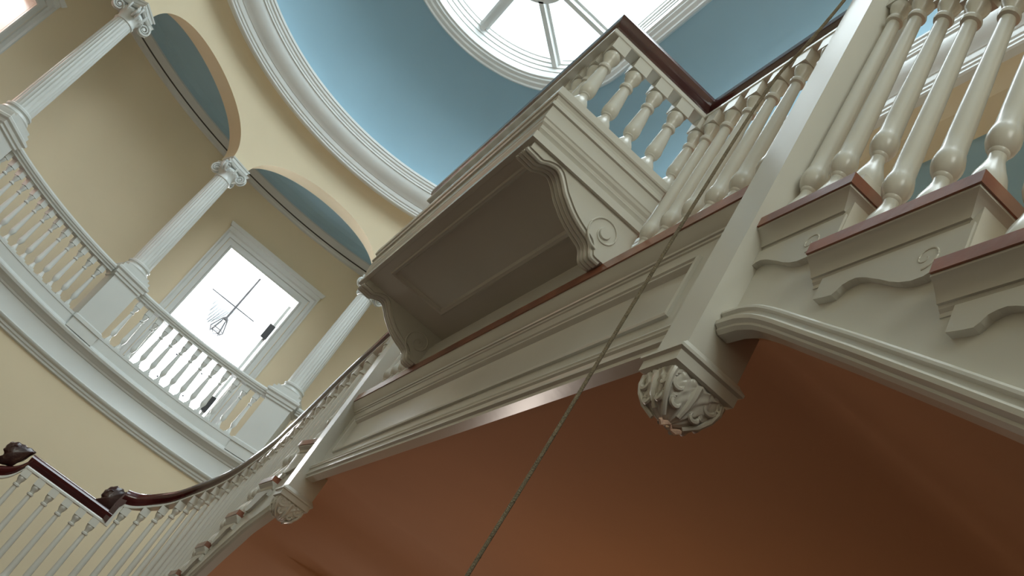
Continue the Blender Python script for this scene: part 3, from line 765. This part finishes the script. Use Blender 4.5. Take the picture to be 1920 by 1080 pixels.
# the flight lies to the right of travel when walking down with the well on the left... rail travels +y then -x: well is on its left
def tline(k):                                        # tread height at path index
    for j in range(1, len(idx)):
        if k <= idx[j]: return TZ[j-1]
    return TZ[-1]
for j in range(1, len(idx)):
    ks = list(range(idx[j-1], idx[j]+1)); z = TZ[j-1]
    if len(ks) < 2: continue
    inn = [side(k, -.075) for k in ks]
    o0, o1 = path2[ks[0]], path2[ks[-1]]
    def outp(k):
        a = path2[max(k-1,0)]; b = path2[min(k+1,len(path2)-1)]; d = (b-a).normalized(); return path2[k]+Vector((d.y,-d.x,0))*2.3
    poly = inn+[outp(ks[-1]), outp(ks[0])]
    w = MB(); w.loft([[(p.x,p.y,z+dz) for p in poly] for dz in (-.042,0)], True, True, True); w.build('tread', M['tread'], lf, 0)
    out_path = list(inn)+[outp(ks[-1])]
    c = MB(); c.sweep([(p.x,p.y,0) for p in out_path], [(.008,z-.042),(.010,z-.050),(.030,z-.068),(.040,z-.084),(.048,z-.090),(.06,z-.092),(.08,z-.042)]); c.build('tread_moulding', M['trim'], lf, 15)
    rs = MB(); a, b = side(ks[-1], -.03), outp(ks[-1]); dd = (path2[max(ks[-1]-1,0)]-path2[ks[-1]]).normalized()*.03
    rs.hexa([(p.x,p.y,z-.30) for p in (a+dd,b+dd,b+dd*2,a+dd*2)], [(p.x,p.y,z-.042) for p in (a+dd,b+dd,b+dd*2,a+dd*2)]); rs.build('riser', M['trim'], lf, 0)
# string and soffit of the winding flight
def zbot(k):
    y = path2[k].y
    # arc length from start
    s = sum((path2[i+1]-path2[i]).length for i in range(k))
    return inter([(0,1.52),(.18,1.36),(.55,1.10),(.95,.85),(1.35,.64),(1.9,.36),(2.4,.12),(2.9,-.14),(3.5,-.44),(4.2,-.78),(5,-1.1)], s)
st = MB(); L1 = []
for k in range(len(path2)):
    p, q = side(k, -.02), side(k, .04); zt_ = tline(k)-.045
    L1.append([(p.x,p.y,zbot(k)), (p.x,p.y,zt_), (q.x,q.y,zt_), (q.x,q.y,zbot(k))])
st.loft(L1, True, True, True); st.build('string', M['trim'], lf, 30)
sm_ = MB(); sm_.sweep([(side(k,-.02).x, side(k,-.02).y, zbot(k)) for k in range(len(path2))], [(0,.05),(-.025,.045),(-.032,.030),(-.022,.015),(-.026,0),(-.018,-.02),(.0,-.03),(.05,-.03),(.05,.05)]); sm_.build('lower_moulding', M['trim'], lf, 20)
# scrolled brackets of the winding flight
for j in range(1, 6):
    ks = list(range(idx[j-1], idx[j]+1)); z = TZ[j-1]; n_ = len(ks)
    kb = MB(); Lb = []
    for q, k in enumerate(ks):
        u = 1-q/(n_-1); prof = .04+.10*(1-math.cos(PI*(1-u)))/2+.035*math.sin(2*PI*u)
        p, r_ = side(k, -.042), side(k, -.018)
        Lb.append([(p.x,p.y,z-.11-prof), (p.x,p.y,z-.10), (r_.x,r_.y,z-.10), (r_.x,r_.y,z-.11-prof)])
    kb.loft(Lb, True, True, True); kb.build('scroll_bracket', M['trim'], lf, 30)
# balusters of the winding flight
cum = [0]
for i in range(len(path2)-1): cum.append(cum[-1]+(path2[i+1]-path2[i]).length)
s_ = cum[-1]-.11; 
while s_ > .12:
    k = min(range(len(cum)), key=lambda i: abs(cum[i]-s_)); k = min(max(k,1), len(cum)-2)
    j = k if cum[k] <= s_ else k-1
    f = (s_-cum[j])/max(1e-6, cum[j+1]-cum[j]); p = path2[j].lerp(path2[j+1], f); rz = RLs[j].lerp(RLs[j+1], f).z
    z = tline(j+1); h = rz-.03-z
    put_long(lf, p.x, p.y, z, round(h/.06)*.06 if False else h)
    s_ -= .165
# lower landing rail
ll = thing('lower_landing_rail', 'level run of dark handrail and long white balusters at the lower left corner', 'balustrade', (-.1, 10.61, -.15))
YL, ZLL = 10.61, 1.02
lp = [(.375,YL,ZLL),(-.575,YL,ZLL)]
mb = MB(); mb.sweep(lp, RAILP); mb.build('handrail', M['rail'], ll, 40)
mb = MB(); mb.sweep([(.37,YL,ZLL),(-.56,YL,ZLL)], FILP); mb.build('rail_fillet', M['trim'], ll, 20)
for k in range(6): put_long(ll, .285-.160*k, YL, -.13, ZLL-.03+.13)
mb = MB(); mb.box(-.62,.40,YL-.08,YL+2.0,-.22,-.13); mb.build('floor_edge', M['tread'], ll, 0)
mb = MB(); mb.box(-.60,.40,YL-.03,YL+.05,-.62,-.22); mb.build('fascia', M['trim'], ll, 0)
# goosenecks with carved volutes
def carve_mass(parent, outline, y, hw):
    """carved leaf mass: outline in x-z, swelling through its thickness with raised leaf ribs"""
    n = len(outline); cx = sum(p[0] for p in outline)/n; cz = sum(p[1] for p in outline)/n
    C_ = []
    for i in range(n):
        p0, p1, p2, p3 = outline[i-1], outline[i], outline[(i+1) % n], outline[(i+2) % n]
        for k in range(4):
            t = k/4
            C_.append(tuple(.5*((2*p1[a])+(-p0[a]+p2[a])*t+(2*p0[a]-5*p1[a]+4*p2[a]-p3[a])*t*t+(-p0[a]+3*p1[a]-3*p2[a]+p3[a])*t**3) for a in (0,1)))
    v = MB(); loops = []
    for q in range(13):
        w = -1+2*q/12; f = (1-abs(w)**3)**.5 if abs(w) < 1 else .0
        f = max(f, .12) if abs(w) == 1 else max(f, .3)
        L = []
        for i, (x, z) in enumerate(C_):
            g_ = f*(1+.05*math.cos(i*1.57)*(1-abs(w))+.035*math.sin(i*.9+w*6))
            L.append((cx+(x-cx)*g_, y+w*hw, cz+(z-cz)*g_))
        loops.append(L)
    v.loft(loops, True, True, True)
    for yy in (-.7, 0, .7):
        v.tube(vol_spiral(Vector((cx+.0, y+yy*hw*1.05, cz+.01)), Vector((-1,0,0)), Vector((0,0,1)), .055, 1.4, 26), lambda u: .012*(1-.4*u), 6)
    return v.build('carved_volute', M['carve'], parent, 50)
VR = [(.345,1.335),(.29,1.352),(.235,1.345),(.185,1.30),(.168,1.25),(.165,1.20),(.185,1.165),(.150,1.135),(.13,1.105),(.17,1.10),(.30,1.10),(.36,1.16),(.38,1.25)]
carve_mass(lf, VR, YL, .055)
g = MB(); g.sweep([(0,0,0),(0,1,0)], [(0,0),(.1,0)], pclosed=False) if False else None
g.loft([[(x,YL+dy,z) for x, z in ((.325,1.03),(.375,1.0),(.378,1.10),(.378,1.19),(.40,1.25),(.39,1.35),(.335,1.35),(.32,1.2))] for dy in (-.052,.052)], True, True, True); g.build('gooseneck', M['rail'], lf, 0)
g = MB(); g.loft([[(x,YL+dy,z) for x, z in ((.37,.985),(.41,.985),(.405,1.10),(.41,1.20),(.40,1.24),(.375,1.20))] for dy in (-.044,.044)], True, True, True); g.build('rail_fillet', M['trim'], lf, 0)
VL = [(-.585,1.150),(-.64,1.158),(-.70,1.150),(-.77,1.138),(-.815,1.105),(-.83,1.06),(-.825,1.01),(-.795,.975),(-.80,.94),(-.83,.90),(-.76,.89),(-.67,.93),(-.62,1.03)]
carve_mass(ll, VL, YL, .055)

# next flight below, leaving the picture on the left
nf = thing('staircase', 'lowest dark handrail dropping out of the left edge above white balusters', 'stair flight', (-1.0, 10.7, -1))
rl3 = catmull([(-.545,YL,1.02),(-.565,YL,.96),(-.60,YL,.885),(-.65,YL,.825),(-.72,YL,.775),(-.85,YL,.69),(-1.1,YL-.02,.53),(-1.5,YL-.1,.28)], 4)
mb = MB(); mb.sweep(rl3, RAILP); mb.build('handrail', M['rail'], nf, 40)
mb = MB(); mb.sweep(rl3, FILP); mb.build('rail_fillet', M['trim'], nf, 20)
for k in range(5):
    x = -.70-.16*k; z = -.42-.10*k; h = (.69+(-.64-x)*.0) if False else inter(sorted([(p.x,p.z) for p in rl3]), x)-.03-z
    put_long(nf, x, YL-.01*k, z, h)
mb = MB()
for k in range(3): mb.box(-.99-.35*k, -.64-.35*k, YL-.08, YL+2.2, -.50-.2*k, -.42-.2*k)
mb.build('tread', M['tread'], nf, 0)

# ------------------------------------------------------------------ salmon soffit under landing and flights
sf = MB(); inn, out = [], []
ZS = 1.66
for y in [-1.6,-.5,.5,1.2,1.6,1.75,1.85,1.92,1.98,2.03,2.08,2.128]:
    inn.append((1.10, y, inter(zlo, y)+.0)); out.append((4.80, y-.0, inter(zlo, y+.05)+.02))
for y in (2.2, 2.3, 3, 4, 5, 6, 6.4, 6.5):
    inn.append((1.10, y, ZS)); out.append((4.80, y, ZS))
for i in (0,): pass
inn[11] = (1.10, 2.128, 1.64); inn[10] = (1.10, 2.08, 1.615)
for k in range(0, len(path2), 2):
    p = side(k, .03); q = outer(k)
    inn.append((p.x, p.y, zbot(k)+.0)); out.append((q.x, q.y, zbot(k)+.05))
rows = []
for f in (0, .08, .25, .5, .75, 1.0):
    rows.append([Vector(a).lerp(Vector(b), f)+Vector((0,0,.10*math.sin(PI*f)*0+(.0 if f in (0,1) else .05*math.sin(PI*f)))) for a, b in zip(inn, out)])
sf.loft(rows, False); struct('ceiling_soffit', sf, M['peach'], smooth=80)
# upper structure closing the landing above the soffit (landing floor already a slab)

# ------------------------------------------------------------------ the rope
rp = [(.985,2.30,3.42),(.985,2.325,3.30),(.972,2.40,3.05),(.966,2.50,2.85),(.962,2.54,2.17),(.970,2.58,1.60),(.966,2.58,1.09),(.958,2.58,.60),(.955,2.58,-.2)]
cr = catmull(rp, 6)
mb = MB(); mb.tube(cr, .0064, 8)
tw = [p+Vector((math.cos(i*1.9), math.sin(i*1.9), 0))*.0028 for i, p in enumerate(catmull(rp, 24))]
mb.tube(tw, .0044, 5)
mb.tube([(.985,2.30,3.40),(.98,2.22,3.405),(.985,2.13,3.40)], .006, 6)
tag(mb.build('rope', M['rope'], None, 60), 'thin tan rope hanging from the near newel post across the landing', 'rope')

# ------------------------------------------------------------------ skylight and room daylight, assumed light from behind the camera, added fills
def area(name, loc, rot, sx, sy, power, col, portal=False):
    l = bpy.data.lights.new(name, 'AREA'); l.shape = 'RECTANGLE'; l.size = sx*S; l.size_y = sy*S; l.energy = power; l.color = col
    o = bpy.data.objects.new(name, l); COL.objects.link(o); o.location = loc; o.rotation_euler = rot
    if portal: l.cycles.is_portal = True
    return o
def point(name, loc, power, col, r=.12):
    l = bpy.data.lights.new(name, 'POINT'); l.energy = power; l.color = col; l.shadow_soft_size = r
    o = bpy.data.objects.new(name, l); COL.objects.link(o); o.location = loc; return o
day = (.93,.97,1.0)
area('skylight_daylight', (CX, 6.2, 13.6), (0,0,0), 4.2, 15, 700, day)
area('room_window_daylight', B0(0,4.78,5.6), (-PI/2,0,0), 2.26, 2.8, 420, (1,1,1))
area('room_side_fill', B0(-1.7,2.4,6.2), (0,-PI/2,0), 2.6, 2.6, 4, (1,1,1))  # added fill inside the room; its side wall has no window
area('pink_room_assumed_light', B2(0,1.6,8.2), (0,0,0), 1.6, 1.6, 60, (1,.95,.92))  # assumed light inside the pink room; no fixture is built
area('assumed_rear_daylight', (-1.0,-5.0,5.4), (PI/2-.25,0,-.1), 3.4, 3.2, 82, (.93,1.0,.93))  # assumed daylight from behind the camera; no window is built there
point('assumed_hall_fill', (-1.7,4.6,-1.0), 1.8, (1,.62,.36), .06)  # assumed warm source, no lamp built; throws the lower moulding shadow onto the soffit
point('landing_fill', (2.9,4.7,-.2), 9, (1,.66,.34), .06)  # added warm fill, no lamp there; lifts the orange on the landing soffit
point('stair_fill', (2.7,8.2,-.7), 20, (1,.88,.78), .1)  # added fill, no real lamp; brightens the soffit of the far flight

w = bpy.data.worlds.new('sky'); SC.world = w; w.use_nodes = True
bg = w.node_tree.nodes['Background']; bg.inputs[0].default_value = (.90,.97,1.0,1); bg.inputs[1].default_value = 2.0

# ------------------------------------------------------------------ camera (solved from the vanishing points)
cam = bpy.data.cameras.new('camera'); co = bpy.data.objects.new('camera', cam); COL.objects.link(co); SC.camera = co
cam.sensor_fit = 'HORIZONTAL'; cam.sensor_width = 36; cam.lens = 36*1803.5/1920; cam.clip_start = .02; cam.clip_end = 200
Rm = ((.74169799,-.4548431,.49295217),(.64145007,.26621546,-.71949366),(.19602524,.84985121,.48921061))   # rows: image right, image down, forward
r_, d_, f_ = (Vector(q) for q in Rm)
co.matrix_world = Matrix(((r_.x,-d_.x,-f_.x,0),(r_.y,-d_.y,-f_.y,0),(r_.z,-d_.z,-f_.z,0),(0,0,0,1)))

# ------------------------------------------------------------------ to metres
for me in bpy.data.meshes: me.transform(Matrix.Scale(S, 4))
for o in bpy.data.objects:
    if o.type != 'CAMERA': o.location = o.location*S
SC.view_settings.view_transform = 'Standard'; SC.view_settings.look = 'None'; SC.view_settings.exposure = 0; SC.view_settings.gamma = 1
SC.cycles.use_denoising = True
SC.cycles.max_bounces = 10; SC.cycles.diffuse_bounces = 6
SC.cycles.sample_clamp_indirect = 8
